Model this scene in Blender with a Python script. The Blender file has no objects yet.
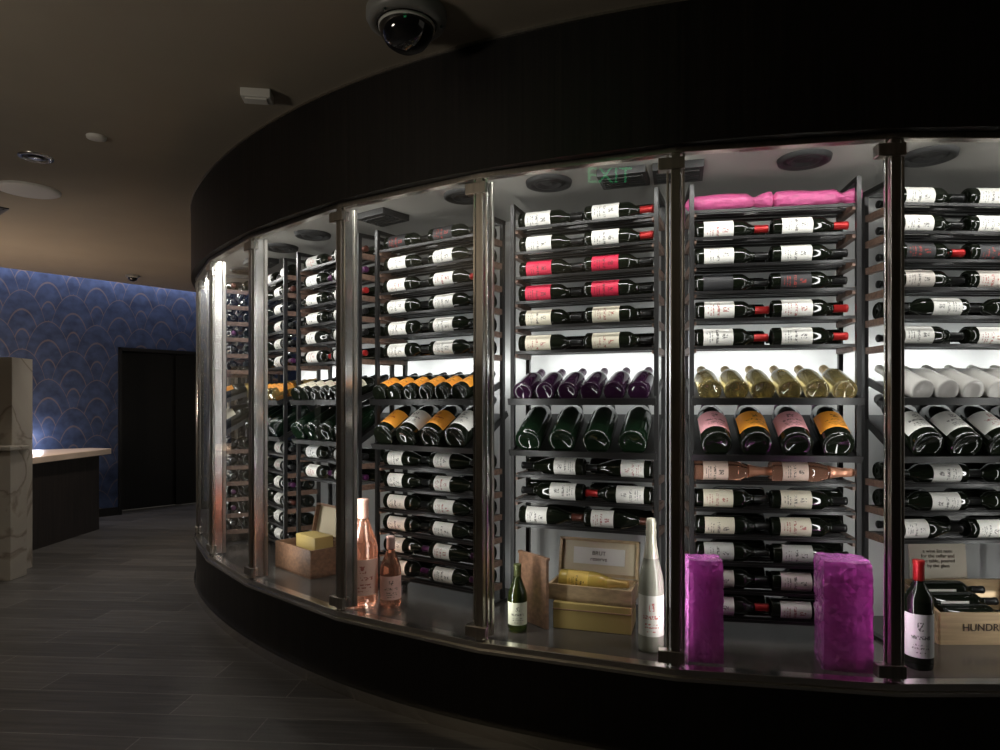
import bpy, math, random
from mathutils import Matrix, Vector
random.seed(7)
S = bpy.context.scene
S.view_settings.view_transform = 'Standard'
COL = S.collection
rad = math.radians

# ---------------------------------------------------------------- materials
def new_mat(name):
    m = bpy.data.materials.new(name); m.use_nodes = True
    nt = m.node_tree
    return m, nt, nt.nodes['Principled BSDF'], nt.nodes['Material Output']
def pmat(name, col, rough=.5, metal=0, emis=None, es=0, coat=0, trans=0, noise=0, nscale=(30,30,30), bump=0):
    m, nt, b, o = new_mat(name)
    b.inputs['Base Color'].default_value = (*col, 1)
    b.inputs['Roughness'].default_value = rough
    b.inputs['Metallic'].default_value = metal
    b.inputs['Coat Weight'].default_value = coat
    b.inputs['Transmission Weight'].default_value = trans
    if emis:
        b.inputs['Emission Color'].default_value = (*emis, 1)
        b.inputs['Emission Strength'].default_value = es
    if noise or bump:
        tc = nt.nodes.new('ShaderNodeTexCoord'); mp = nt.nodes.new('ShaderNodeMapping')
        mp.inputs['Scale'].default_value = nscale
        n = nt.nodes.new('ShaderNodeTexNoise'); n.inputs['Scale'].default_value = 1; n.inputs['Detail'].default_value = 5
        nt.links.new(tc.outputs['Object'], mp.inputs[0]); nt.links.new(mp.outputs[0], n.inputs['Vector'])
        if noise:
            r = nt.nodes.new('ShaderNodeValToRGB')
            r.color_ramp.elements[0].position = .3; r.color_ramp.elements[1].position = .7
            r.color_ramp.elements[0].color = (*[c*(1-noise) for c in col], 1)
            r.color_ramp.elements[1].color = (*[min(1, c*(1+noise)) for c in col], 1)
            nt.links.new(n.outputs['Fac'], r.inputs[0]); nt.links.new(r.outputs[0], b.inputs['Base Color'])
        if bump:
            bp = nt.nodes.new('ShaderNodeBump'); bp.inputs['Strength'].default_value = bump; bp.inputs['Distance'].default_value = .01
            nt.links.new(n.outputs['Fac'], bp.inputs['Height']); nt.links.new(bp.outputs[0], b.inputs['Normal'])
    return m

def N(nt, op, a, b=None, c=None):
    n = nt.nodes.new('ShaderNodeMath'); n.operation = op
    for i, x in enumerate((a, b, c)):
        if x is None: continue
        if isinstance(x, (int, float)): n.inputs[i].default_value = x
        else: nt.links.new(x, n.inputs[i])
    return n.outputs[0]

def tint_mat(name, rough, metal=0, trans=0, coat=0, text=False):
    m, nt, b, o = new_mat(name)
    at = nt.nodes.new('ShaderNodeAttribute'); at.attribute_name = 'tint'
    b.inputs['Roughness'].default_value = rough
    b.inputs['Metallic'].default_value = metal
    b.inputs['Transmission Weight'].default_value = trans
    b.inputs['Coat Weight'].default_value = coat
    if not text:
        nt.links.new(at.outputs['Color'], b.inputs['Base Color'])
        return m
    uv = nt.nodes.new('ShaderNodeUVMap'); uv.uv_map = 'UVMap'
    sp = nt.nodes.new('ShaderNodeSeparateXYZ'); nt.links.new(uv.outputs[0], sp.inputs[0])
    u, v = sp.outputs[0], sp.outputs[1]
    rnd = at.outputs['Alpha']
    cmb = nt.nodes.new('ShaderNodeCombineXYZ')
    nt.links.new(N(nt, 'MULTIPLY', u, 22), cmb.inputs[0]); nt.links.new(N(nt, 'MULTIPLY', v, 14), cmb.inputs[1])
    nt.links.new(N(nt, 'MULTIPLY', rnd, 77), cmb.inputs[2])
    no = nt.nodes.new('ShaderNodeTexNoise'); no.inputs['Scale'].default_value = 1; no.inputs['Detail'].default_value = 1
    nt.links.new(cmb.outputs[0], no.inputs['Vector'])
    ink = N(nt, 'GREATER_THAN', no.outputs['Fac'], .5)
    au = N(nt, 'ABSOLUTE', N(nt, 'SUBTRACT', u, .5))
    def band(c, h, w):
        a = N(nt, 'LESS_THAN', N(nt, 'ABSOLUTE', N(nt, 'SUBTRACT', v, c)), h)
        return N(nt, 'MULTIPLY', a, N(nt, 'LESS_THAN', au, w))
    e = band(.72, .10, .08); t = band(.47, .045, .26); l1 = band(.3, .02, .2); l2 = band(.22, .018, .22); l3 = band(.12, .015, .14)
    allm = N(nt, 'MAXIMUM', N(nt, 'MAXIMUM', e, t), N(nt, 'MAXIMUM', N(nt, 'MAXIMUM', l1, l2), l3))
    msk = N(nt, 'MULTIPLY', N(nt, 'MULTIPLY', allm, ink), .8)
    inkc = nt.nodes.new('ShaderNodeMix'); inkc.data_type = 'RGBA'
    nt.links.new(N(nt, 'GREATER_THAN', rnd, .7), inkc.inputs[0])
    inkc.inputs[6].default_value = (.02, .018, .015, 1); inkc.inputs[7].default_value = (.35, .03, .02, 1)
    mx = nt.nodes.new('ShaderNodeMix'); mx.data_type = 'RGBA'
    nt.links.new(msk, mx.inputs[0]); nt.links.new(at.outputs['Color'], mx.inputs[6]); nt.links.new(inkc.outputs[2], mx.inputs[7])
    nt.links.new(mx.outputs[2], b.inputs['Base Color'])
    return m

M_GLASSB = tint_mat('bottle_dark_glass', .06)
M_LABEL = tint_mat('bottle_label_paper', .55, text=True)
M_CAP = tint_mat('bottle_foil_capsule', .3, metal=.35)
M_CLEAR = tint_mat('bottle_clear_glass', .03, trans=.92)
BMATS = [M_GLASSB, M_LABEL, M_CAP, M_CLEAR]

M_BRONZE = pmat('bronze_steel', (.46, .43, .39), .32, 1, noise=.12, nscale=(80, 80, 2))
M_STEEL = pmat('polished_steel', (.72, .70, .66), .2, 1)
M_FASCIA = pmat('dark_wood_veneer', (.0062, .0042, .0034), .5, noise=.8, nscale=(70, 70, 1.2), bump=.12)
M_PLINTH = pmat('black_wood_plinth', (.0065, .005, .0042), .45, noise=.6, nscale=(60, 60, 1.5))
M_BLACK = pmat('black_powder_coat', (.009, .0085, .0085), .35)
M_VENT = pmat('black_vent_plastic', (.004, .004, .004), .6)
M_BLOCK = pmat('walnut_block', (.15, .09, .065), .5, noise=.4, nscale=(20, 90, 90))
M_BACK = pmat('white_backlit_panel', (.46, .46, .445), .5, emis=(.97, .98, .97), es=.015)
M_CABCEIL = pmat('cabinet_white_laminate', (.27, .26, .235), .4)
M_CABFLOOR = pmat('cabinet_grey_floor', (.055, .048, .042), .18, noise=.2, nscale=(5, 5, 5))
M_WHITE = pmat('white_plastic', (.75, .74, .70), .4)
M_GREYP = pmat('grey_plastic', (.25, .25, .24), .4)
M_DOME = pmat('smoked_dome', (.01, .01, .012), .04, coat=1)
M_CEIL = pmat('ceiling_taupe_plaster', (.33, .29, .23), .75, noise=.05, nscale=(2, 2, 2))
M_WALLP = pmat('wall_taupe_plaster', (.12, .10, .08), .8, noise=.05, nscale=(2, 2, 2))
M_WOODBOX = pmat('pine_crate_wood', (.45, .32, .18), .5, noise=.25, nscale=(4, 60, 60))
M_WOODDK = pmat('stained_crate_wood', (.22, .12, .07), .5, noise=.3, nscale=(4, 60, 60))
M_CREAM = pmat('cream_satin_lining', (.60, .52, .37), .5)
M_YBOX = pmat('ochre_gift_box', (.46, .34, .12), .45)
M_ELEV = pmat('dark_elevator_panel', (.006, .006, .0065), .35, noise=.3, nscale=(90, 90, 1))
M_DESKW = pmat('dark_desk_wood', (.022, .017, .015), .4, noise=.5, nscale=(60, 60, 2))
M_TOP = pmat('pale_desk_top', (.68, .54, .43), .35, noise=.1, nscale=(4, 4, 4))
M_PINK = pmat('pink_tissue', (.52, .09, .24), .4, noise=.2, nscale=(25, 60, 60), bump=.4)
M_PAPER = pmat('cream_card', (.55, .50, .40), .6)
M_GREEN = pmat('green_exit_led', (.0, .3, .1), .5, emis=(.1, 1, .35), es=2.4)
M_INK = pmat('printed_ink', (.05, .03, .02), .6)
M_PINKC = pmat('pink_carton', (.92, .50, .84), .3)

def foil():
    m, nt, b, o = new_mat('magenta_cellophane_foil')
    b.inputs['Base Color'].default_value = (1.0, .30, .90, 1)
    b.inputs['Metallic'].default_value = .22; b.inputs['Roughness'].default_value = .12
    b.inputs['Transmission Weight'].default_value = .6; b.inputs['IOR'].default_value = 1.12
    b.inputs['Coat Weight'].default_value = 1; b.inputs['Coat Roughness'].default_value = .05
    tc = nt.nodes.new('ShaderNodeTexCoord'); mp = nt.nodes.new('ShaderNodeMapping'); mp.inputs['Scale'].default_value = (45, 45, 14)
    n2 = nt.nodes.new('ShaderNodeTexNoise'); n2.inputs['Scale'].default_value = 1; n2.inputs['Detail'].default_value = 3
    bp = nt.nodes.new('ShaderNodeBump'); bp.inputs['Strength'].default_value = .5; bp.inputs['Distance'].default_value = .008
    nt.links.new(tc.outputs['Object'], mp.inputs[0]); nt.links.new(mp.outputs[0], n2.inputs['Vector'])
    nt.links.new(n2.outputs['Fac'], bp.inputs['Height'])
    nt.links.new(bp.outputs[0], b.inputs['Normal']); nt.links.new(bp.outputs[0], b.inputs['Coat Normal'])
    return m
M_FOIL = foil()

def thin_glass():
    m = bpy.data.materials.new('clear_plate_glass'); m.use_nodes = True; nt = m.node_tree; nt.nodes.clear()
    o = nt.nodes.new('ShaderNodeOutputMaterial'); t = nt.nodes.new('ShaderNodeBsdfTransparent'); g = nt.nodes.new('ShaderNodeBsdfGlossy')
    t.inputs[0].default_value = (.94, .955, .94, 1); g.inputs['Roughness'].default_value = 0.0
    lw = nt.nodes.new('ShaderNodeLayerWeight'); lw.inputs[0].default_value = .5
    fac = N(nt, 'ADD', N(nt, 'MULTIPLY', N(nt, 'POWER', lw.outputs['Facing'], 5), .9), .06)
    mx = nt.nodes.new('ShaderNodeMixShader')
    nt.links.new(fac, mx.inputs[0]); nt.links.new(t.outputs[0], mx.inputs[1]); nt.links.new(g.outputs[0], mx.inputs[2])
    nt.links.new(mx.outputs[0], o.inputs[0]); return m
M_PANE = thin_glass()

def floor_mat():
    m, nt, b, o = new_mat('wood_look_plank_tile')
    tc = nt.nodes.new('ShaderNodeTexCoord'); mp = nt.nodes.new('ShaderNodeMapping'); mp.inputs['Rotation'].default_value = (0, 0, rad(4))
    nt.links.new(tc.outputs['Object'], mp.inputs[0])
    br = nt.nodes.new('ShaderNodeTexBrick'); br.inputs['Scale'].default_value = 1
    br.inputs['Brick Width'].default_value = 1.2; br.inputs['Row Height'].default_value = .2; br.inputs['Mortar Size'].default_value = .003
    br.inputs['Color1'].default_value = (.078, .073, .068, 1); br.inputs['Color2'].default_value = (.13, .122, .114, 1); br.inputs['Mortar'].default_value = (.24, .225, .21, 1)
    br.offset = .37
    nt.links.new(mp.outputs[0], br.inputs['Vector'])
    mp2 = nt.nodes.new('ShaderNodeMapping'); mp2.inputs['Scale'].default_value = (2.5, 45, 1); nt.links.new(mp.outputs[0], mp2.inputs[0])
    no = nt.nodes.new('ShaderNodeTexNoise'); no.inputs['Scale'].default_value = 1; no.inputs['Detail'].default_value = 6; nt.links.new(mp2.outputs[0], no.inputs['Vector'])
    mx = nt.nodes.new('ShaderNodeMix'); mx.data_type = 'RGBA'; mx.blend_type = 'MULTIPLY'; mx.inputs[0].default_value = .75
    rp = nt.nodes.new('ShaderNodeValToRGB'); rp.color_ramp.elements[0].position = .3; rp.color_ramp.elements[0].color = (.35, .34, .33, 1); rp.color_ramp.elements[1].position = .7
    nt.links.new(no.outputs['Fac'], rp.inputs[0]); nt.links.new(br.outputs['Color'], mx.inputs[6]); nt.links.new(rp.outputs[0], mx.inputs[7])
    nt.links.new(mx.outputs[2], b.inputs['Base Color'])
    b.inputs['Roughness'].default_value = .38
    bp = nt.nodes.new('ShaderNodeBump'); bp.inputs['Strength'].default_value = .3; bp.inputs['Distance'].default_value = .004
    nt.links.new(N(nt, 'SUBTRACT', no.outputs['Fac'], N(nt, 'MULTIPLY', br.outputs['Fac'], 2)), bp.inputs['Height']); nt.links.new(bp.outputs[0], b.inputs['Normal'])
    return m
M_FLOOR = floor_mat()

def scallop_mat():
    m, nt, b, o = new_mat('blue_scallop_wallpaper')
    uv = nt.nodes.new('ShaderNodeUVMap'); uv.uv_map = 'UVMap'
    sp = nt.nodes.new('ShaderNodeSeparateXYZ'); nt.links.new(uv.outputs[0], sp.inputs[0])
    x = N(nt, 'DIVIDE', sp.outputs[0], .50); y = N(nt, 'DIVIDE', sp.outputs[1], .33)
    j = N(nt, 'FLOOR', y)
    def dist(jj):
        off = N(nt, 'MULTIPLY', N(nt, 'FLOORED_MODULO', jj, 2), .5)
        fx = N(nt, 'SUBTRACT', N(nt, 'FRACT', N(nt, 'ADD', x, off)), .5)
        fy = N(nt, 'MULTIPLY', N(nt, 'SUBTRACT', y, jj), .25)
        return N(nt, 'SQRT', N(nt, 'ADD', N(nt, 'MULTIPLY', fx, fx), N(nt, 'MULTIPLY', fy, fy)))
    d0 = dist(N(nt, 'SUBTRACT', j, 1)); d1 = dist(j)
    ins = N(nt, 'LESS_THAN', d0, .5)
    d = N(nt, 'ADD', N(nt, 'MULTIPLY', d0, ins), N(nt, 'MULTIPLY', d1, N(nt, 'SUBTRACT', 1, ins)))
    k = N(nt, 'FRACT', N(nt, 'ADD', N(nt, 'MULTIPLY', d, 6), .5))
    line = N(nt, 'LESS_THAN', N(nt, 'ABSOLUTE', N(nt, 'SUBTRACT', k, .5)), .05)
    no = nt.nodes.new('ShaderNodeTexNoise'); no.inputs['Scale'].default_value = 9; nt.links.new(uv.outputs[0], no.inputs['Vector'])
    rp = nt.nodes.new('ShaderNodeValToRGB'); rp.color_ramp.elements[0].color = (.020, .036, .090, 1); rp.color_ramp.elements[1].color = (.05, .080, .175, 1)
    rp.color_ramp.elements[0].position = .3; rp.color_ramp.elements[1].position = .7
    nt.links.new(no.outputs['Fac'], rp.inputs[0])
    mx = nt.nodes.new('ShaderNodeMix'); mx.data_type = 'RGBA'
    nt.links.new(N(nt, 'MULTIPLY', line, .5), mx.inputs[0]); nt.links.new(rp.outputs[0], mx.inputs[6]); mx.inputs[7].default_value = (.20, .15, .13, 1)
    nt.links.new(mx.outputs[2], b.inputs['Base Color']); b.inputs['Roughness'].default_value = .6
    return m
M_BLUE = scallop_mat()

def marble_mat():
    m, nt, b, o = new_mat('veined_beige_marble')
    tc = nt.nodes.new('ShaderNodeTexCoord')
    no = nt.nodes.new('ShaderNodeTexNoise'); no.inputs['Scale'].default_value = 1.3; no.inputs['Detail'].default_value = 6; no.inputs['Distortion'].default_value = 1.2
    nt.links.new(tc.outputs['Object'], no.inputs['Vector'])
    rp = nt.nodes.new('ShaderNodeValToRGB'); e = rp.color_ramp.elements
    e[0].position = .3; e[0].color = (.46, .42, .36, 1); e[1].position = .75; e[1].color = (.38, .35, .31, 1)
    v = e.new(.5); v.color = (.26, .22, .18, 1); v2 = e.new(.48); v2.color = (.42, .38, .33, 1); v3 = e.new(.54); v3.color = (.44, .40, .34, 1)
    nt.links.new(no.outputs['Fac'], rp.inputs[0]); nt.links.new(rp.outputs[0], b.inputs['Base Color']); b.inputs['Roughness'].default_value = .2
    return m
M_MARBLE = marble_mat()

# ---------------------------------------------------------------- mesh builder
class MB:
    def __init__(s): s.v = []; s.f = []; s.m = []; s.uv = []; s.t = []; s.sm = []
    def add(s, vs, fs, mat, M=None, uvs=None, tint=(1, 1, 1, 1), smooth=False):
        o = len(s.v)
        s.v += [tuple(M @ Vector(p)) if M is not None else tuple(p) for p in vs]
        for i, f in enumerate(fs):
            s.f.append(tuple(k+o for k in f)); s.m.append(mat); s.sm.append(smooth); s.t.append(tint)
            s.uv.append(uvs[i] if uvs else [(0, 0)]*len(f))
    def box(s, M, sx, sy, sz, mat=0, c=(0, 0, 0)):
        vs = [(c[0]+a*sx/2, c[1]+b*sy/2, c[2]+d*sz/2) for d in (-1, 1) for b in (-1, 1) for a in (-1, 1)]
        s.add(vs, [(0, 2, 3, 1), (4, 5, 7, 6), (0, 1, 5, 4), (2, 6, 7, 3), (0, 4, 6, 2), (1, 3, 7, 5)], mat, M)
    def lathe(s, prof, M=None, mat=0, n=24, tint=(1, 1, 1, 1), smooth=True):
        # prof: list (r,z[,mat])
        vs = []
        for p in prof:
            for k in range(n):
                a = 2*math.pi*k/n; vs.append((p[0]*math.cos(a), p[0]*math.sin(a), p[1]))
        for i in range(len(prof)-1):
            mm = prof[i][2] if len(prof[i]) > 2 else mat
            fs = [(i*n+k, i*n+(k+1) % n, (i+1)*n+(k+1) % n, (i+1)*n+k) for k in range(n)]
            s._l(vs if i == 0 else None, fs, mm, M, tint, smooth)
    def _l(s, vs, fs, mat, M, tint, smooth):
        if vs is not None:
            s._o = len(s.v); s.v += [tuple(M @ Vector(p)) if M is not None else p for p in vs]
        for f in fs:
            s.f.append(tuple(k+s._o for k in f)); s.m.append(mat); s.sm.append(smooth); s.t.append(tint); s.uv.append([(0, 0)]*4)
    def prism(s, poly, z0, z1, mat=0):
        n = len(poly); vs = [(p[0], p[1], z0) for p in poly]+[(p[0], p[1], z1) for p in poly]
        s.add(vs, [tuple(reversed(range(n))), tuple(range(n, 2*n))]+[(i, (i+1) % n, (i+1) % n+n, i+n) for i in range(n)], mat)
    def obj(s, name, mats, parent=None, bevel=0):
        me = bpy.data.meshes.new(name); me.from_pydata(s.v, [], s.f)
        for m in mats: me.materials.append(m)
        me.polygons.foreach_set('material_index', s.m); me.polygons.foreach_set('use_smooth', s.sm)
        ul = me.uv_layers.new(name='UVMap'); ul.data.foreach_set('uv', [c for f in s.uv for p in f for c in p])
        ca = me.color_attributes.new('tint', 'FLOAT_COLOR', 'CORNER')
        ca.data.foreach_set('color', [c for f, t in zip(s.f, s.t) for _ in f for c in t])
        me.update(); ob = bpy.data.objects.new(name, me); COL.objects.link(ob)
        if parent: ob.parent = parent
        if bevel:
            b = ob.modifiers.new('bevel', 'BEVEL'); b.width = bevel; b.segments = 2; b.limit_method = 'ANGLE'
        return ob
def empty(name, loc=(0, 0, 0)):
    e = bpy.data.objects.new(name, None); e.empty_display_size = .1; COL.objects.link(e); return e

# ---------------------------------------------------------------- curve of the cabinet
EYE = 1.35
R1, R2, R3 = 4.18, 5.5, 4.0
def nin(p): return Vector((math.sin(rad(p)), math.cos(rad(p))))
C1 = Vector((1.753, 6.5)); C2 = C1-R1*nin(42)+R2*nin(42); C3 = C2-R2*nin(58)+R3*nin(58)
def P(phi, off=0):
    c, r = (C1, R1) if phi <= 42 else ((C2, R2) if phi <= 58 else (C3, R3))
    return c+(off-r)*nin(phi)
def F(phi, off=0, z=0):
    p = P(phi, off); n = nin(phi); t = Vector((math.cos(rad(phi)), -math.sin(rad(phi))))
    return Matrix(((t.x, n.x, 0, p.x), (t.y, n.y, 0, p.y), (0, 0, 1, z), (0, 0, 0, 1)))
MULL = [-48, -37.3, -26.7, -16.1, -5.5, 5.1, 15.3, 26, 36.8, 47, 55, 65, 76, 87, 98]
SMOOTH = [-48+1.5*i for i in range(98)]
def arc(mb, phis, o0, o1, z0, z1, mat=0, smooth=False):
    n = len(phis); vs = []
    for p in phis:
        for (o, z) in ((o0, z0), (o1, z0), (o1, z1), (o0, z1)):
            q = P(p, o); vs.append((q.x, q.y, z))
    for k in range(4):
        fs = [(i*4+k, i*4+(k+1) % 4, (i+1)*4+(k+1) % 4, (i+1)*4+k) for i in range(n-1)]
        if k == 0: s0 = len(mb.v); mb.v += vs
        for f in fs: mb.f.append(tuple(a+s0 for a in f)); mb.m.append(mat); mb.sm.append(False); mb.t.append((1, 1, 1, 1)); mb.uv.append([(0, 0)]*4)
    mb.f.append((s0+3, s0+2, s0+1, s0)); mb.f.append(tuple(s0+(n-1)*4+k for k in range(4)))
    for _ in range(2): mb.m.append(mat); mb.sm.append(False); mb.t.append((1, 1, 1, 1)); mb.uv.append([(0, 0)]*4)

CEILZ = 2.82; ZT = 2.30; ZF = .37
cab = empty('wine_display_cabinet')
def part(name, fn, mats, bevel=0):
    mb = MB(); fn(mb); return mb.obj(name, mats, cab, bevel)
part('plinth', lambda m: arc(m, SMOOTH, -.015, .1, .05, ZF-.02), [M_PLINTH])
part('kick_strip', lambda m: arc(m, SMOOTH, -.03, .08, 0.0, .05), [M_STEEL])
part('fascia', lambda m: arc(m, SMOOTH, -.05, .03, ZT, CEILZ), [M_FASCIA])
part('fascia_edge_trim', lambda m: arc(m, SMOOTH, -.057, -.048, CEILZ-.012, CEILZ), [M_BRONZE])
part('cabinet_floor', lambda m: arc(m, SMOOTH, .02, .78, ZF-.02, ZF), [M_CABFLOOR])
part('cabinet_ceiling', lambda m: arc(m, SMOOTH, .03, .78, ZT+.03, ZT+.06), [M_CABCEIL])
part('back_panel', lambda m: arc(m, SMOOTH, .78, .80, ZF-.02, ZT+.06), [M_BACK])
part('top_rail', lambda m: (arc(m, MULL, -.02, .02, ZT-.022, ZT+.0), arc(m, MULL, .03, .05, ZT-.0, ZT+.03)), [M_BRONZE], .002)
part('bottom_rail', lambda m: (arc(m, MULL, -.025, .025, ZF-.02, ZF+.012), arc(m, MULL, -.035, -.012, ZF-.03, ZF-.015)), [M_STEEL], .002)
def mulls(mb):
    for p in MULL:
        A = F(p, 0, (ZT+ZF)/2)
        mb.box(A, .034, .030, ZT-ZF-.03, 0)
        mb.box(A, .010, .012, ZT-ZF-.03, 1, (-.028, .0, 0))
        mb.box(A, .010, .012, ZT-ZF-.03, 1, (.028, .0, 0))
        mb.box(A, .022, .022, ZT-ZF-.03, 0, (.012, .07, 0))
        mb.box(A, .008, .05, ZT-ZF-.03, 1, (.012, .036, 0))
        for z in (ZF+.05, ZT-.06):   # patch hinges
            mb.box(F(p, 0, z), .095, .044, .045, 0, (-.015, 0, 0))
part('mullions', mulls, [M_BRONZE, M_STEEL], .003)
def panes(mb):
    for a, b in zip(MULL[:-1], MULL[1:]):
        p, q = P(a), P(b); d = (q-p).normalized()*.022; p = p+d; q = q-d
        mb.add([(p.x, p.y, ZF+.01), (q.x, q.y, ZF+.01), (q.x, q.y, ZT-.02), (p.x, p.y, ZT-.02)], [(0, 1, 2, 3)], 0)
part('glass_panels', panes, [M_PANE])
def vents(mb):
    for ph in (-29, -21, -14, -6.5, 1.1, 8.05, 23.3, 29.5, 45.4, 50, 60, 70):
        A = F(ph, .29, ZT+.03)
        mb.lathe([(.0, -.004), (.02, -.012), (.03, -.004), (.045, -.004), (.05, -.016), (.06, -.016), (.064, -.005), (.078, -.005), (.084, -.02), (.098, -.016), (.102, 0)], A, 0, 32)
    for ph in (-18, -9.5, 15.2, 18.5, 37.5, 55):
        B = F(ph, .31, ZT+.03)
        mb.box(B, .2, .18, .03, 0, (.0, 0, -.015))
        for k in range(5): mb.box(B, .17, .008, .006, 0, (0, -.06+k*.03, -.033))
part('ceiling_vents', vents, [M_VENT])

# ---------------------------------------------------------------- bottles
KIND = {
 'bord': dict(p=[(0, .012, 0), (.022, .008, 0), (.036, 0, 0), (.0400, .005, 0), (.0405, .02, 0), (.0405, .186, 0), (.039, .197, 0), (.033, .209, 0), (.0235, .221, 0), (.0165, .234, 0), (.0150, .243, 2), (.016, .2435, 2), (.0155, .286, 2), (.017, .288, 2), (.017, .298, 2), (.015, .30, 2), (0, .30, 2)], lab=(.035, .155)),
 'burg': dict(p=[(0, .012, 0), (.024, .008, 0), (.037, 0, 0), (.0415, .005, 0), (.042, .02, 0), (.042, .15, 0), (.0405, .168, 0), (.035, .188, 0), (.0265, .21, 0), (.019, .232, 0), (.0155, .246, 2), (.0165, .2465, 2), (.0155, .286, 2), (.017, .288, 2), (.017, .298, 2), (.015, .30, 2), (0, .30, 2)], lab=(.035, .135)),
 'champ': dict(p=[(0, .015, 0), (.026, .01, 0), (.040, 0, 0), (.0435, .006, 0), (.044, .02, 0), (.044, .145, 0), (.0425, .163, 0), (.038, .183, 0), (.031, .203, 0), (.0255, .218, 2), (.0265, .219, 2), (.0205, .245, 2), (.0168, .268, 2), (.0185, .276, 2), (.0185, .284, 2), (.0165, .288, 2), (.018, .30, 2), (.014, .311, 2), (0, .313, 2)], lab=(.040, .135)),
}
def bottle(mb, M, kind='bord', glass=(.006, .008, .005), label=(.8, .78, .72), cap=(.02, .02, .02), clear=False, sc=1, wr=1, rlab=1.0, nseg=20):
    K = KIND[kind]; rnd = random.random()
    Ms = M @ Matrix.Diagonal((sc*wr, sc*wr, sc, 1))
    prof = [(r, z, (3 if (mm == 0 and clear) else mm)) for r, z, mm in K['p']]
    n = nseg; o = len(mb.v); vs = []
    for r, z, _ in prof:
        for k in range(n):
            a = 2*math.pi*k/n; vs.append(tuple(Ms @ Vector((r*math.cos(a), r*math.sin(a), z))))
    mb.v += vs
    for i in range(len(prof)-1):
        mm = prof[i][2]; t = (*(cap if mm == 2 else glass), rnd)
        for k in range(n):
            mb.f.append((o+i*n+k, o+i*n+(k+1) % n, o+(i+1)*n+(k+1) % n, o+(i+1)*n+k)); mb.m.append(mm); mb.sm.append(True); mb.t.append(t); mb.uv.append([(0, 0)]*4)
    if label:
        h0, h1 = K['lab']; r = max(p[0] for p in prof)+.0007; ns = 10; half = rad(75)*rlab
        vs = []; fs_ = []; uvs = []
        for k in range(ns+1):
            a = -math.pi/2-half+2*half*k/ns
            vs += [(r*math.cos(a), r*math.sin(a), h0), (r*math.cos(a), r*math.sin(a), h1)]
        for k in range(ns):
            fs_.append((2*k, 2*k+2, 2*k+3, 2*k+1)); uvs.append([(k/ns, 0), ((k+1)/ns, 0), ((k+1)/ns, 1), (k/ns, 1)])
        mb.add(vs, fs_, 1, Ms, uvs, (*label, rnd), True)

def cols(X, Y, Z, o): return Matrix(((X[0], Y[0], Z[0], o[0]), (X[1], Y[1], Z[1], o[1]), (X[2], Y[2], Z[2], o[2]), (0, 0, 0, 1)))
def lying(x, y, z, left=False, roll=0):
    m = cols((0, 0, 1), (0, 1, 0), (-1, 0, 0), (x, y, z)) if left else cols((0, 0, -1), (0, 1, 0), (1, 0, 0), (x, y, z))
    return m @ Matrix.Rotation(roll, 4, 'Z')
def tilted(x, y, z, a):
    s, c = math.sin(a), math.cos(a)
    return cols((1, 0, 0), (0, s, -c), (0, c, s), (x, y, z))

ROWS = [2.20, 2.087, 1.973, 1.86, 1.745, 1.63, 1.065, .95, .837, .725, .61, .495]
W = (.84, .82, .77); CR = (.74, .68, .54); RED = (.62, .015, .06); BLK = (.02, .02, .022); OR = (.85, .33, .03); PKL = (.75, .35, .38); GR = (.5, .5, .47)
cK = (.012, .012, .012); cR = (.45, .02, .02); cP = (.10, .02, .09); cG = (.5, .33, .1); cB = (.10, .03, .02); cW = (.7, .68, .62)
DG = (.005, .007, .004); GG = (.004, .011, .005); GOLD = (.90, .74, .32); ROSE = (.92, .45, .30)
def st(k='bord', l=W, c=cK, g=DG, **kw): return dict(kind=k, label=l, cap=c, glass=g, **kw)
def rnd_style():
    return st(random.choice(['bord', 'bord', 'burg']), random.choice([W, W, W, CR, (.75, .75, .74), GR, W]), random.choice([cK, cK, cK, cB, cP, cK]), DG)
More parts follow.
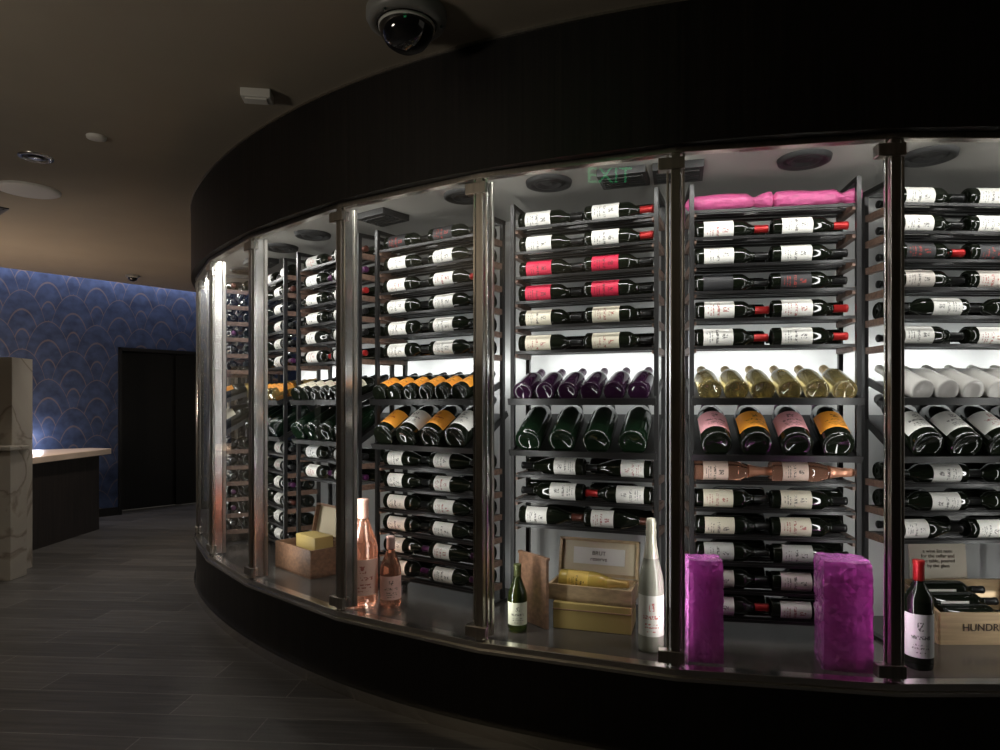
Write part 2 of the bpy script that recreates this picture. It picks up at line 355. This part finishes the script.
# rk=True : only the right hand bottle of the row carries the red capsule
racks = [
 dict(phi=-26.5, off=.43, rows={}, up=st('champ', None, cW), low=st('champ', W, cK), n=12),
 dict(phi=-14.5, off=.43, rows={}, up=st('champ', None, cG), low=st('champ', W, cK), n=12),
 dict(phi=-2.5, off=.43, rows={0: st(l=W), 1: st(l=W), 2: st(l=BLK), 3: st(l=(.55, .5, .45)), 4: st(l=W), 5: st(l=W), 6: st(l=W), 7: st(l=W), 8: st('burg', W)},
      up=st('champ', None, cW, (.55, .53, .5)), low=st('champ', W, cK, DG), n=9),
 dict(phi=9.5, off=.43, rows={0: None, 1: st(l=W, c=cR), 2: st(l=W, c=cK), 3: st(l=BLK), 4: st(l=W, c=cR, rl=1.15), 5: st(l=W, c=cR, rl=1.15),
      6: st('champ', (.8, .6, .5), (.75, .35, .22), ROSE, clear=True, sc=1.06), 7: st(l=CR, c=cK), 8: st(l=CR), 9: st(l=GR), 10: st(l=(.6, .55, .5)), 11: st(l=W)},
      up=st('champ', None, cG, GOLD, clear=True), low=st('champ', PKL, cP, DG, alt=OR), n=12),
 dict(phi=21.4, off=.43, rows={0: st(l=W, c=cR, rk=True), 1: st(l=W, c=cR, rk=True), 2: st(l=RED), 3: st(l=RED), 4: st(l=CR), 5: st(l=CR), 6: st('burg', W, cK, lf=True), 7: st('bord', W, cK, lf=True), 8: st('burg', W, cB)},
      up=st('champ', None, cP, (.02, .006, .02)), low=st('champ', None, cK, GG), n=9),
 dict(phi=34, off=.43, rows={0: st(l=BLK), 1: st(l=W), 2: st(l=W), 3: st(l=W), 4: st(l=W), 5: st(l=W), 6: st('burg', W), 7: st('burg', W), 8: st(l=W), 9: st(l=W)},
      up=st('champ', OR, cK), low=st('champ', OR, cK, alt=W), n=12),
 dict(phi=44.6, off=.40, rows={5: st(l=W, c=cR), 2: st(l=W, c=cR, rk=True)}, up=st('champ', CR, cK), low=st('champ', None, cK, GG), n=8),
 dict(phi=54, off=.40, rows={}, up=st('champ', OR, cG, GOLD, clear=True), low=st('champ', None, cK, GG), n=12),
 dict(phi=64, off=.22, rows={}, up=st('champ', OR, cG), low=st('champ', CR, cK), n=12),
 dict(phi=77, off=.40, rows={}, up=st('champ', OR, cG), low=st('champ', CR, cK), n=12),
]
def fit(d):
    return {k: v for k, v in d.items() if k in ('kind', 'label', 'cap', 'glass', 'clear', 'sc')}
for ri, R in enumerate(racks):
    A = F(R['phi'], R['off'], 0)
    rk = empty('wine_rack')
    fr = MB(); bl = MB(); bt = MB()
    for sx in (-.325, .325):
        for y in (-.06, .155):
            fr.box(A, .018, .022, 2.27-ZF, 0, (sx, y, (2.27+ZF)/2))
        fr.box(A, .018, .24, .02, 0, (sx, .05, 2.262)); fr.box(A, .03, .25, .012, 0, (sx, .05, ZF+.006))
    fr.box(A, .64, .012, .02, 0, (0, .155, 2.26))
    nrow = R['n']
    for i, z in enumerate(ROWS[:nrow]):
        for y in (-.03, .03, .07, .13):
            fr.box(A, .64, .012, .010, 0, (0, y, z-.035))
        fr.box(A, .66, .006, .012, 0, (0, -.056, z-.040))
        for sx in (-.318, .318):
            bl.box(A, .026, .20, .028, 0, (sx, .045, z-.046))
        stl = R['rows'].get(i, 'r')
        if stl is None: continue
        if stl == 'r': stl = rnd_style()
        lf = stl.get('lf', random.random() < .06)
        if stl['cap'] == cR: lf = False
        for k in range(2):
            s2 = fit(stl)
            if stl.get('rk') and k == 0: s2['cap'] = cK
            if stl['cap'] == cK and random.random() < .05: s2['cap'] = cR
            sc = s2.get('sc', 1)
            x = (-.307 if k == 0 else .003)+random.uniform(-.004, .004)
            if sc > 1.03: x -= .008
            if lf: x += .302
            bottle(bt, A @ lying(x, 0, z+.004+(sc-1)*.04, lf, random.uniform(-.12, .25)), rlab=stl.get('rl', 1.0), **s2)
            if s2.get('clear'): continue
            s3 = dict(s2); s3['sc'] = 1; s3['kind'] = 'bord'; s3['cap'] = cK
            bottle(bt, A @ lying((-.305 if k == 0 else .005)+(.30 if not lf else 0), .10, z+.004, not lf, 0), nseg=14, **{**s3, 'label': None})
    for (z, a, n, sc, wr, key) in ((1.405, rad(20), 6, 1.0, 1.06, 'up'), (1.185, rad(31), 4, 1.24, 1.14, 'low')):
        stl = R[key]; L = .30*sc
        r = .044*sc*wr
        T = A @ tilted(0, -.12, z, a)
        fr.box(T, .64, .006, L*.92, 1, (0, r+.005, L*.46))
        fr.box(T, .66, .03, .006, 0, (0, r-.006, -.006))
        for sx in (-.318, .318): fr.box(T, .012, .03, L*.92, 0, (sx, r, L*.46))
        for k in range(n):
            x = -.62/2+.62/n*(k+.5)
            s2 = fit(stl); s2['sc'] = sc
            if stl.get('alt') and k % 2: s2['label'] = stl['alt']
            M = A @ tilted(x, -.12, z, a) @ Matrix.Rotation(random.uniform(-.15, .15), 4, 'Z')
            bottle(bt, M, wr=wr, **s2)
    fr.obj('frame', [M_BLACK, M_BLACK], rk); bl.obj('wood_end_blocks', [M_BLOCK], rk)
    bt.obj('shelved_wine_bottles', BMATS)

# pink tissue wrapped bottles on top of one rack
A = F(9.5, .43, 0); mb = MB()
for x0, ln in ((-.345, .36), (0.0, .36)):
    prof = []
    for i in range(30):
        t = i/29; r = .038+.003*math.sin(t*9+x0*7)
        if t < .06: r = .034*(t/.06)+.006
        if .70 < t < .86: r = .038-.018*math.sin((t-.70)/.16*math.pi)
        if t >= .86: r = .038-.004*math.cos((t-.86)*40)
        if i == 29: r = .001
        prof.append((r, t*ln))
    n0 = len(mb.v); mb.lathe(prof, A @ lying(x0, 0, 2.207), 0, 24)
    for k in range(n0, len(mb.v)):
        v = mb.v[k]; q = math.sin((k % 24)*2.6+k/24*.6)*.0025
        mb.v[k] = (v[0]+q, v[1]+q, 2.207+(v[2]-2.207)*.92+q)
mb.obj('pink_wrapped_bottles', [M_PINK])

# ---------------------------------------------------------------- items on the cabinet floor
def T(x, y, z, rz=0): return Matrix.Translation((x, y, z)) @ Matrix.Rotation(rz, 4, 'Z')
def giftbox(x, y, w, h, rz):
    # carton inside a crumpled, faceted cellophane sleeve
    gb = empty('foil_wrapped_gift_box')
    n, rows = 40, 26; rg = random.Random(int(w*1000)); vs = []
    for i in range(rows+1):
        z = h*i/rows
        for k in range(n):
            a = 2*math.pi*k/n
            r = w*.5/max(abs(math.cos(a)), abs(math.sin(a))); r = min(r, w*.5*1.36)
            fold = 1+.012*math.sin(a*7+z*9)+.008*math.sin(z*70+a*3)
            r = r*fold+rg.uniform(-.0026, .0026)
            if i == rows: r *= .94
            vs.append((r*math.cos(a), r*math.sin(a), z+(rg.uniform(-.003, .003) if 0 < i else 0)))
    c0 = len(vs); vs.append((0, 0, 0)); vs.append((0, 0, h-.01))
    fs = []
    for i in range(rows):
        for k in range(n):
            a, b, c, d = i*n+k, i*n+(k+1) % n, (i+1)*n+(k+1) % n, (i+1)*n+k
            fs += [(a, b, c), (a, c, d)] if (i+k) % 2 else [(a, b, d), (b, c, d)]
    for k in range(n):
        fs.append((c0, (k+1) % n, k)); fs.append((c0+1, rows*n+k, rows*n+(k+1) % n))
    mb = MB(); mb.add(vs, fs, 0, T(x, y, ZF, rz)); mb.obj('cellophane_wrap', [M_FOIL], gb)
    mb = MB(); mb.box(T(x, y, ZF, rz), w*.72, w*.72, h*.85, 0, (0, 0, h*.44)); mb.obj('inner_carton', [M_PINKC], gb, .004)
giftbox(.795, 2.60, .132, .385, rad(-10))
giftbox(1.30, 2.53, .172, .40, rad(-14))

def stand_bottle(name, x, y, h, kind, rz=0, wr=1, **kw):
    mb = MB(); L = .30 if kind != 'champ' else .313
    M = T(x, y, ZF, rz) @ Matrix.Diagonal((wr, wr, h/L, 1))
    bottle(mb, M, kind, nseg=32, **kw); return mb.obj(name, BMATS)
stand_bottle('red_wine_magnum', 1.57, 2.50, .40, 'bord', rad(-25), 1.2, glass=DG, label=(.7, .7, .68), cap=cR)
stand_bottle('large_champagne_bottle', .605, 2.67, .53, 'champ', rad(-10), 1.15, glass=(.26, .26, .21), label=(.56, .56, .50), cap=(.5, .48, .38))
stand_bottle('white_wine_bottle', .076, 2.90, .29, 'burg', 0, 1.0, glass=(.10, .16, .03), label=(.6, .6, .45), cap=(.08, .09, .03), clear=True)
stand_bottle('rose_wine_magnum', -.675, 3.28, .52, 'burg', rad(12), 1.75, glass=(.95, .50, .35), label=(.8, .5, .4), cap=(.8, .5, .4), clear=True)
stand_bottle('rose_wine_bottle', -.535, 3.26, .34, 'burg', rad(12), 1.22, glass=(.95, .45, .30), label=(.75, .45, .38), cap=(.7, .45, .4), clear=True)

def open_crate(M, w, d, h, lid_h=0):
    mb = MB(); t = .012
    mb.box(M, w, d, t, 0, (0, 0, t/2))
    mb.box(M, w, t, h, 0, (0, -d/2+t/2, h/2)); mb.box(M, w, t, h, 0, (0, d/2-t/2, h/2))
    mb.box(M, t, d-2*t, h, 0, (-w/2+t/2, 0, h/2)); mb.box(M, t, d-2*t, h, 0, (w/2-t/2, 0, h/2))
    mb.box(M, w-2*t, d-2*t, .02, 1, (0, 0, h*.45))
    if lid_h:
        L = M @ Matrix.Translation((0, d/2+.008, h)) @ Matrix.Rotation(rad(-12), 4, 'X')
        mb.box(L, w, .012, lid_h, 0, (0, 0, lid_h/2))
        mb.box(L, w-.03, .004, lid_h-.03, 1, (0, -.008, lid_h/2))
        for sx in (-1, 1): mb.box(L, .012, .03, lid_h, 0, (sx*(w/2-.006), -.018, lid_h/2))
        mb.box(L, w, .03, .012, 0, (0, -.018, lid_h-.006))
    return mb
def text(name, body, size, M, mat, parent=None):
    c = bpy.data.curves.new(name, 'FONT'); c.body = body; c.size = size; c.align_x = 'CENTER'; c.align_y = 'CENTER'; c.extrude = .0008
    o = bpy.data.objects.new(name, c); COL.objects.link(o); c.materials.append(mat); o.matrix_world = M
    if parent: o.parent = parent
    return o
rz = rad(-21)
b0 = MB(); B = T(.425, 2.98, ZF, rz+rad(4)); b0.box(B, .34, .20, .115, 0, (0, 0, .0575)); b0.box(B, .345, .205, .006, 1, (0, 0, .085))
b0.obj('closed_gift_box', [M_YBOX, M_WOODDK], bevel=.004)
pc = empty('champagne_presentation_case')
M = T(.42, 2.99, ZF+.117, rz)
mb = open_crate(M, .37, .19, .07, .17)
mb.box(M @ Matrix.Translation((0, .103, .07)) @ Matrix.Rotation(rad(-12), 4, 'X'), .24, .003, .075, 2, (0, -.013, .09))
mb.obj('case_body', [M_WOODBOX, M_CREAM, M_WHITE], pc)
Lm = M @ Matrix.Translation((0, .103, .07)) @ Matrix.Rotation(rad(-12), 4, 'X') @ Matrix.Translation((0, -.016, .09)) @ Matrix.Rotation(rad(90), 4, 'X')
text('case_lettering', 'BRUT\nreserve', .026, Lm, M_INK, pc)
mb = MB(); bottle(mb, M @ lying(-.15, -.01, .075), 'champ', glass=(.5, .35, .08), label=(.75, .5, .1), cap=cG); mb.obj('case_bottle', BMATS, pc)
mb = MB(); M = T(.15, 2.99, ZF, rad(-55)); mb.box(M, .20, .016, .30, 0, (0, 0, .15)); mb.box(M, .21, .02, .012, 0, (0, 0, .306)); mb.obj('upright_box_lid', [M_WOODDK], bevel=.002)
cr = empty('wooden_wine_crate')
M = T(-1.12, 3.98, ZF, rad(-45))
mb = open_crate(M, .42, .26, .16, .2); mb.obj('crate_body', [M_WOODDK, M_CREAM], cr)
mb = MB(); mb.box(M, .22, .12, .12, 0, (.06, -.02, .16)); mb.obj('crate_inner_box', [M_YBOX], cr, .004)
wc = empty('wooden_wine_crate')
M = T(2.03, 2.86, ZF, rad(0))
mb = MB(); w, d = .46, .26
mb.box(M, w, d, .012, 0, (0, 0, .006)); mb.box(M, w, .012, .13, 0, (0, -d/2, .065)); mb.box(M, w, .012, .20, 0, (0, d/2, .10))
for sx in (-1, 1):
    x = sx*w/2
    vs = [(x-.006, -d/2, 0), (x+.006, -d/2, 0), (x-.006, d/2, 0), (x+.006, d/2, 0), (x-.006, -d/2, .13), (x+.006, -d/2, .13), (x-.006, d/2, .20), (x+.006, d/2, .20)]
    mb.add(vs, [(0, 2, 3, 1), (4, 5, 7, 6), (0, 1, 5, 4), (2, 6, 7, 3), (0, 4, 6, 2), (1, 3, 7, 5)], 0, M)
mb.obj('crate_body', [M_WOODBOX], wc)
mb = MB()
for k in range(3): bottle(mb, M @ lying(-.2+.0, -.08+k*.08, .11+k*.028, False, 1.0), 'bord', label=W)
mb.obj('crate_bottles', BMATS, wc)
text('crate_lettering', 'HUNDRED', .042, M @ Matrix.Translation((-.04, -d/2-.008, .07)) @ Matrix.Rotation(rad(90), 4, 'X'), M_INK, wc)
cd = empty('printed_info_card')
Mc = T(2.00, 3.02, ZF+.0, rad(0)) @ Matrix.Rotation(rad(-6), 4, 'X')
mb = MB(); mb.box(Mc, .26, .006, .36, 0, (0, 0, .18)); mb.obj('card', [M_PAPER], cd)
text('card_lettering', 'a wine list note\nfor the cellar and\nthe table, poured\nby the glass', .022, Mc @ Matrix.Translation((0, -.005, .28)) @ Matrix.Rotation(rad(90), 4, 'X'), M_INK, cd)

# ---------------------------------------------------------------- room
mb = MB(); mb.prism([(-7.6, -3), (9, -3), (9, 13), (-7.6, 13)], -.05, 0); mb.obj('floor', [M_FLOOR])
U = Vector((.655, .756)).normalized(); NB = Vector((-U.y, U.x)); W0 = Vector((-5.33, 7.11))
def WP(t, b=0): q = W0+U*t+NB*b; return (q.x, q.y)
mb = MB(); mb.prism([(-7.6, -3), (9, -3), (9, 13), WP(7.4), WP(-3.5), (-7.6, 4.1)], CEILZ, CEILZ+.04); mb.obj('ceiling', [M_CEIL])
mb = MB(); mb.prism([WP(-3.6, -.02), WP(7.4, -.02), WP(7.4, .5), WP(-3.6, .5)], 3.10, 3.13); mb.obj('ceiling_cove_lid', [M_CEIL])
t0, t1, eh = 1.23, 2.85, 2.06; wb = .22
def wquad(mb, ta, tb, za, zb):
    a, b = WP(ta, wb), WP(tb, wb)
    mb.add([(a[0], a[1], za), (b[0], b[1], za), (b[0], b[1], zb), (a[0], a[1], zb)], [(0, 1, 2, 3)], 0, None, [[(ta, za), (tb, za), (tb, zb), (ta, zb)]])
mb = MB(); wquad(mb, -3.6, t0, 0, 3.12); wquad(mb, t1, 7.4, 0, 3.12); wquad(mb, t0, t1, eh, 3.12); mb.obj('wall_far', [M_BLUE])
mb = MB(); mb.prism([(-7.7, -3), (-7.6, -3), (-7.6, 4.4), (-7.7, 4.4)], 0, 3.12); mb.obj('wall_left', [M_WALLP])
mb = MB(); mb.prism([(-7.7, -3.1), (9, -3.1), (9, -3), (-7.7, -3)], 0, 2.86); mb.obj('wall_rear', [M_WALLP])
ev = empty('door_1')
mb = MB()
mb.prism([WP(t0, wb-.02), WP(t0+.04, wb-.02), WP(t0+.04, wb+.35), WP(t0, wb+.35)], 0, eh)
mb.prism([WP(t1-.04, wb-.02), WP(t1, wb-.02), WP(t1, wb+.35), WP(t1-.04, wb+.35)], 0, eh)
mb.prism([WP(t0, wb-.02), WP(t1, wb-.02), WP(t1, wb+.35), WP(t0, wb+.35)], eh-.04, eh)
mb.obj('elevator_frame', [M_ELEV], ev)
mb = MB()
tm = (t0+t1)/2
mb.prism([WP(t0, wb+.30), WP(tm+.1, wb+.30), WP(tm+.1, wb+.34), WP(t0, wb+.34)], .01, eh)
mb.prism([WP(tm, wb+.25), WP(t1, wb+.25), WP(t1, wb+.29), WP(tm, wb+.29)], .01, eh)
mb.obj('elevator_doors', [M_ELEV], ev)
mb = MB(); mb.prism([WP(-3.6, wb-.012), WP(t0, wb-.012), WP(t0, wb), WP(-3.6, wb)], 0, .1); mb.obj('baseboard_far', [M_BLACK])

# ---------------------------------------------------------------- reception desk
dk = empty('reception_desk')
mb = MB(); mb.prism([(-4.32, 5.6), (-4.36, 7.25), (-4.58, 7.37), (-5.5, 6.55), (-5.5, 5.6)], 0, .80); mb.obj('desk_body', [M_DESKW], dk)
mb = MB(); mb.prism([(-4.26, 5.6), (-4.29, 7.36), (-4.58, 7.46), (-5.55, 6.62), (-5.55, 5.6)], .81, .87); mb.obj('desk_top', [M_TOP], dk, .004)
mb = MB(); mb.prism([(-4.36, 5.6), (-4.40, 7.2), (-4.58, 7.30), (-5.4, 6.55), (-5.4, 5.6)], .80, .81); mb.obj('shadow_gap', [M_BLACK], dk)
mb = MB(); mb.prism([(-5.5, 5.3), (-3.88, 5.3), (-3.89, 5.55), (-5.5, 5.55)], 0, 1.73); mb.obj('marble_upright', [M_MARBLE], dk, .004)
mb = MB(); mb.prism([(-5.5, 5.12), (-3.76, 5.12), (-3.76, 5.3), (-5.5, 5.3)], 0, 1.0); mb.obj('marble_front', [M_MARBLE], dk, .004)
mb = MB(); mb.prism([(-5.5, 5.09), (-3.74, 5.09), (-3.74, 5.3), (-5.5, 5.3)], 1.0, 1.03); mb.obj('marble_ledge', [M_MARBLE], dk, .004)

# ---------------------------------------------------------------- ceiling fittings
def dome(name, x, y, R, mat):
    mb = MB(); M = T(x, y, CEILZ)
    mb.lathe([(R, 0, 0), (R, -R*.18, 0), (R*.95, -R*.28, 0), (R*.78, -R*.34, 0), (R*.76, -R*.30, 1), (R*.70, -R*.30, 1), (R*.68, -R*.42, 1), (R*.62, -R*.62, 1), (R*.48, -R*.80, 1), (R*.28, -R*.92, 1), (0, -R*.96, 1)], M, 0, 40)
    mb.lathe([(R*.66, -R*.40), (R*.70, -R*.40), (R*.70, -R*.33), (R*.66, -R*.33)], M, 2, 40)
    for k in range(3):
        a = k*2.1; mb.lathe([(R*.04, -R*.33), (R*.035, -R*.37), (0, -R*.37)], T(x+R*.87*math.cos(a), y+R*.87*math.sin(a), CEILZ), 1, 10)
    mb.obj(name, [mat, M_DOME, M_WHITE])
dome('dome_security_camera', -.35, 2.50, .15, M_GREYP)
dome('dome_security_camera', -4.16, 7.55, .075, M_GREYP)
mb = MB(); mb.box(T(-1.14, 3.13, CEILZ-.02, rad(8)), .135, .088, .04); mb.box(T(-1.14, 3.13, CEILZ-.043, rad(8)), .10, .06, .008); mb.obj('motion_sensor', [M_WHITE], bevel=.006)
mb = MB(); mb.lathe([(.05, 0), (.048, -.012), (.03, -.018), (0, -.018)], T(-2.21, 3.65, CEILZ), 0, 24); mb.obj('sprinkler_cover', [M_WHITE])
mb = MB(); mb.lathe([(.091, 0, 0), (.089, -.008, 0), (.07, -.010, 0), (.062, -.002, 1), (.04, -.001, 1), (.036, -.012, 0), (.02, -.014, 0), (0, -.014, 0)], T(-2.75, 3.95, CEILZ), 0, 32); mb.obj('recessed_downlight', [M_STEEL, M_BLACK])
mb = MB(); mb.lathe([(.19, 0), (.188, -.008), (.165, -.012), (0, -.013)], T(-3.22, 4.55, CEILZ), 0, 40); mb.obj('ceiling_speaker', [M_WHITE])
mb = MB(); mb.box(T(-3.88, 5.12, CEILZ-.004, rad(-40)), .5, .06, .008); mb.box(T(-3.88, 5.12, CEILZ-.010, rad(-40)), .46, .012, .006); mb.obj('slot_air_diffuser', [M_BLACK])
# edge-lit exit sign hung over the aisle (only its reflection shows, in the glass)
ex = empty('exit_sign')
Mx = Matrix(((-.748, -.662, 0, -.304), (.662, -.748, 0, 1.398), (0, 0, 1, 2.69), (0, 0, 0, 1)))
mb = MB(); mb.box(Mx, .30, .04, .03, 0, (0, 0, .115)); mb.obj('sign_housing', [M_BLACK], ex, .003)
text('sign_letters', 'EXIT', .13, Mx @ Matrix.Rotation(rad(180), 4, 'Z') @ Matrix.Rotation(rad(90), 4, 'X'), M_GREEN, ex)

# ---------------------------------------------------------------- lights
def area(name, M, sx, sy, e, col=(1, 1, 1), spread=180):
    l = bpy.data.lights.new(name, 'AREA'); l.shape = 'RECTANGLE'; l.size = sx; l.size_y = sy; l.energy = e; l.color = col; l.spread = rad(spread)
    o = bpy.data.objects.new(name, l); COL.objects.link(o); o.matrix_world = M; return o
for R in racks[1:]:
    A = F(R['phi'], .64, 0)
    for z, e in ((1.54, 1.7), (.50, .12)):
        area('led_strip_back', A @ Matrix.Translation((0, 0, z)) @ Matrix.Rotation(rad(90), 4, 'X'), .62, .03, e, (.96, .98, 1))
for a, b in zip(MULL[2:-2], MULL[3:-1]):
    A = F((a+b)/2, .07, ZT+.02)
    area('led_strip_front', A @ Matrix.Rotation(rad(14), 4, 'X'), .6, .03, 6.0, (1, .99, .97))
for p in MULL[3:-2]:
    A = F(p, .09, (ZT+ZF)/2)
    area('label_fill_mullion', A @ Matrix.Rotation(rad(90), 4, 'X'), .02, 1.8, 3.8, (1, .99, .97))  # added fill along the mullions, lights the bottle labels evenly
c = W0+U*0.5+NB*.10
area('cove_led', Matrix(((U.x, -NB.x, 0, c.x), (U.y, -NB.y, 0, c.y), (0, 0, 1, 3.03), (0, 0, 0, 1))), 7.0, .06, 32, (.86, .86, 1))
def pt(name, loc, e, col, r=.1):
    l = bpy.data.lights.new(name, 'POINT'); l.energy = e; l.color = col; l.shadow_soft_size = r
    o = bpy.data.objects.new(name, l); COL.objects.link(o); o.location = loc
q = WP(.35, .06)
pt('desk_lamp_glow', (q[0], q[1], .98), 2.8, (.88, .88, 1), .05)
pt('hidden_desk_fill', (-4.8, 5.9, 1.35), 36, (1, .80, .62), .12)  # unseen warm fill added behind the marble upright to light the ceiling
area('ceiling_fill_light', T(-3.4, .2, 1.5) @ Matrix.Rotation(rad(180), 4, 'X'), .8, .8, 60, (1, .90, .76))  # added out-of-view fill aimed upward, brightens the ceiling
def spot(name, loc, e, col, ang):
    l = bpy.data.lights.new(name, 'SPOT'); l.energy = e; l.color = col; l.spot_size = rad(ang); l.spot_blend = .8; l.shadow_soft_size = .06
    o = bpy.data.objects.new(name, l); COL.objects.link(o); o.location = loc
spot('floor_fill_spot', (-2.75, 3.95, CEILZ-.03), 42, (1, .93, .84), 110)
spot('floor_fill_spot', (-3.4, 6.2, CEILZ-.03), 75, (1, .92, .82), 100)  # added spot with no fitting, brightens the floor near the desk
w = bpy.data.worlds.new('world'); S.world = w; w.use_nodes = True
w.node_tree.nodes['Background'].inputs[0].default_value = (1, .92, .80, 1); w.node_tree.nodes['Background'].inputs[1].default_value = .12

# ---------------------------------------------------------------- camera
cam = bpy.data.cameras.new('camera'); co = bpy.data.objects.new('camera', cam); COL.objects.link(co)
co.location = (0, 0, EYE); co.rotation_euler = (rad(90), 0, 0)
cam.sensor_width = 36; cam.lens = 24.0; cam.shift_y = .03; cam.clip_start = .05
S.camera = co
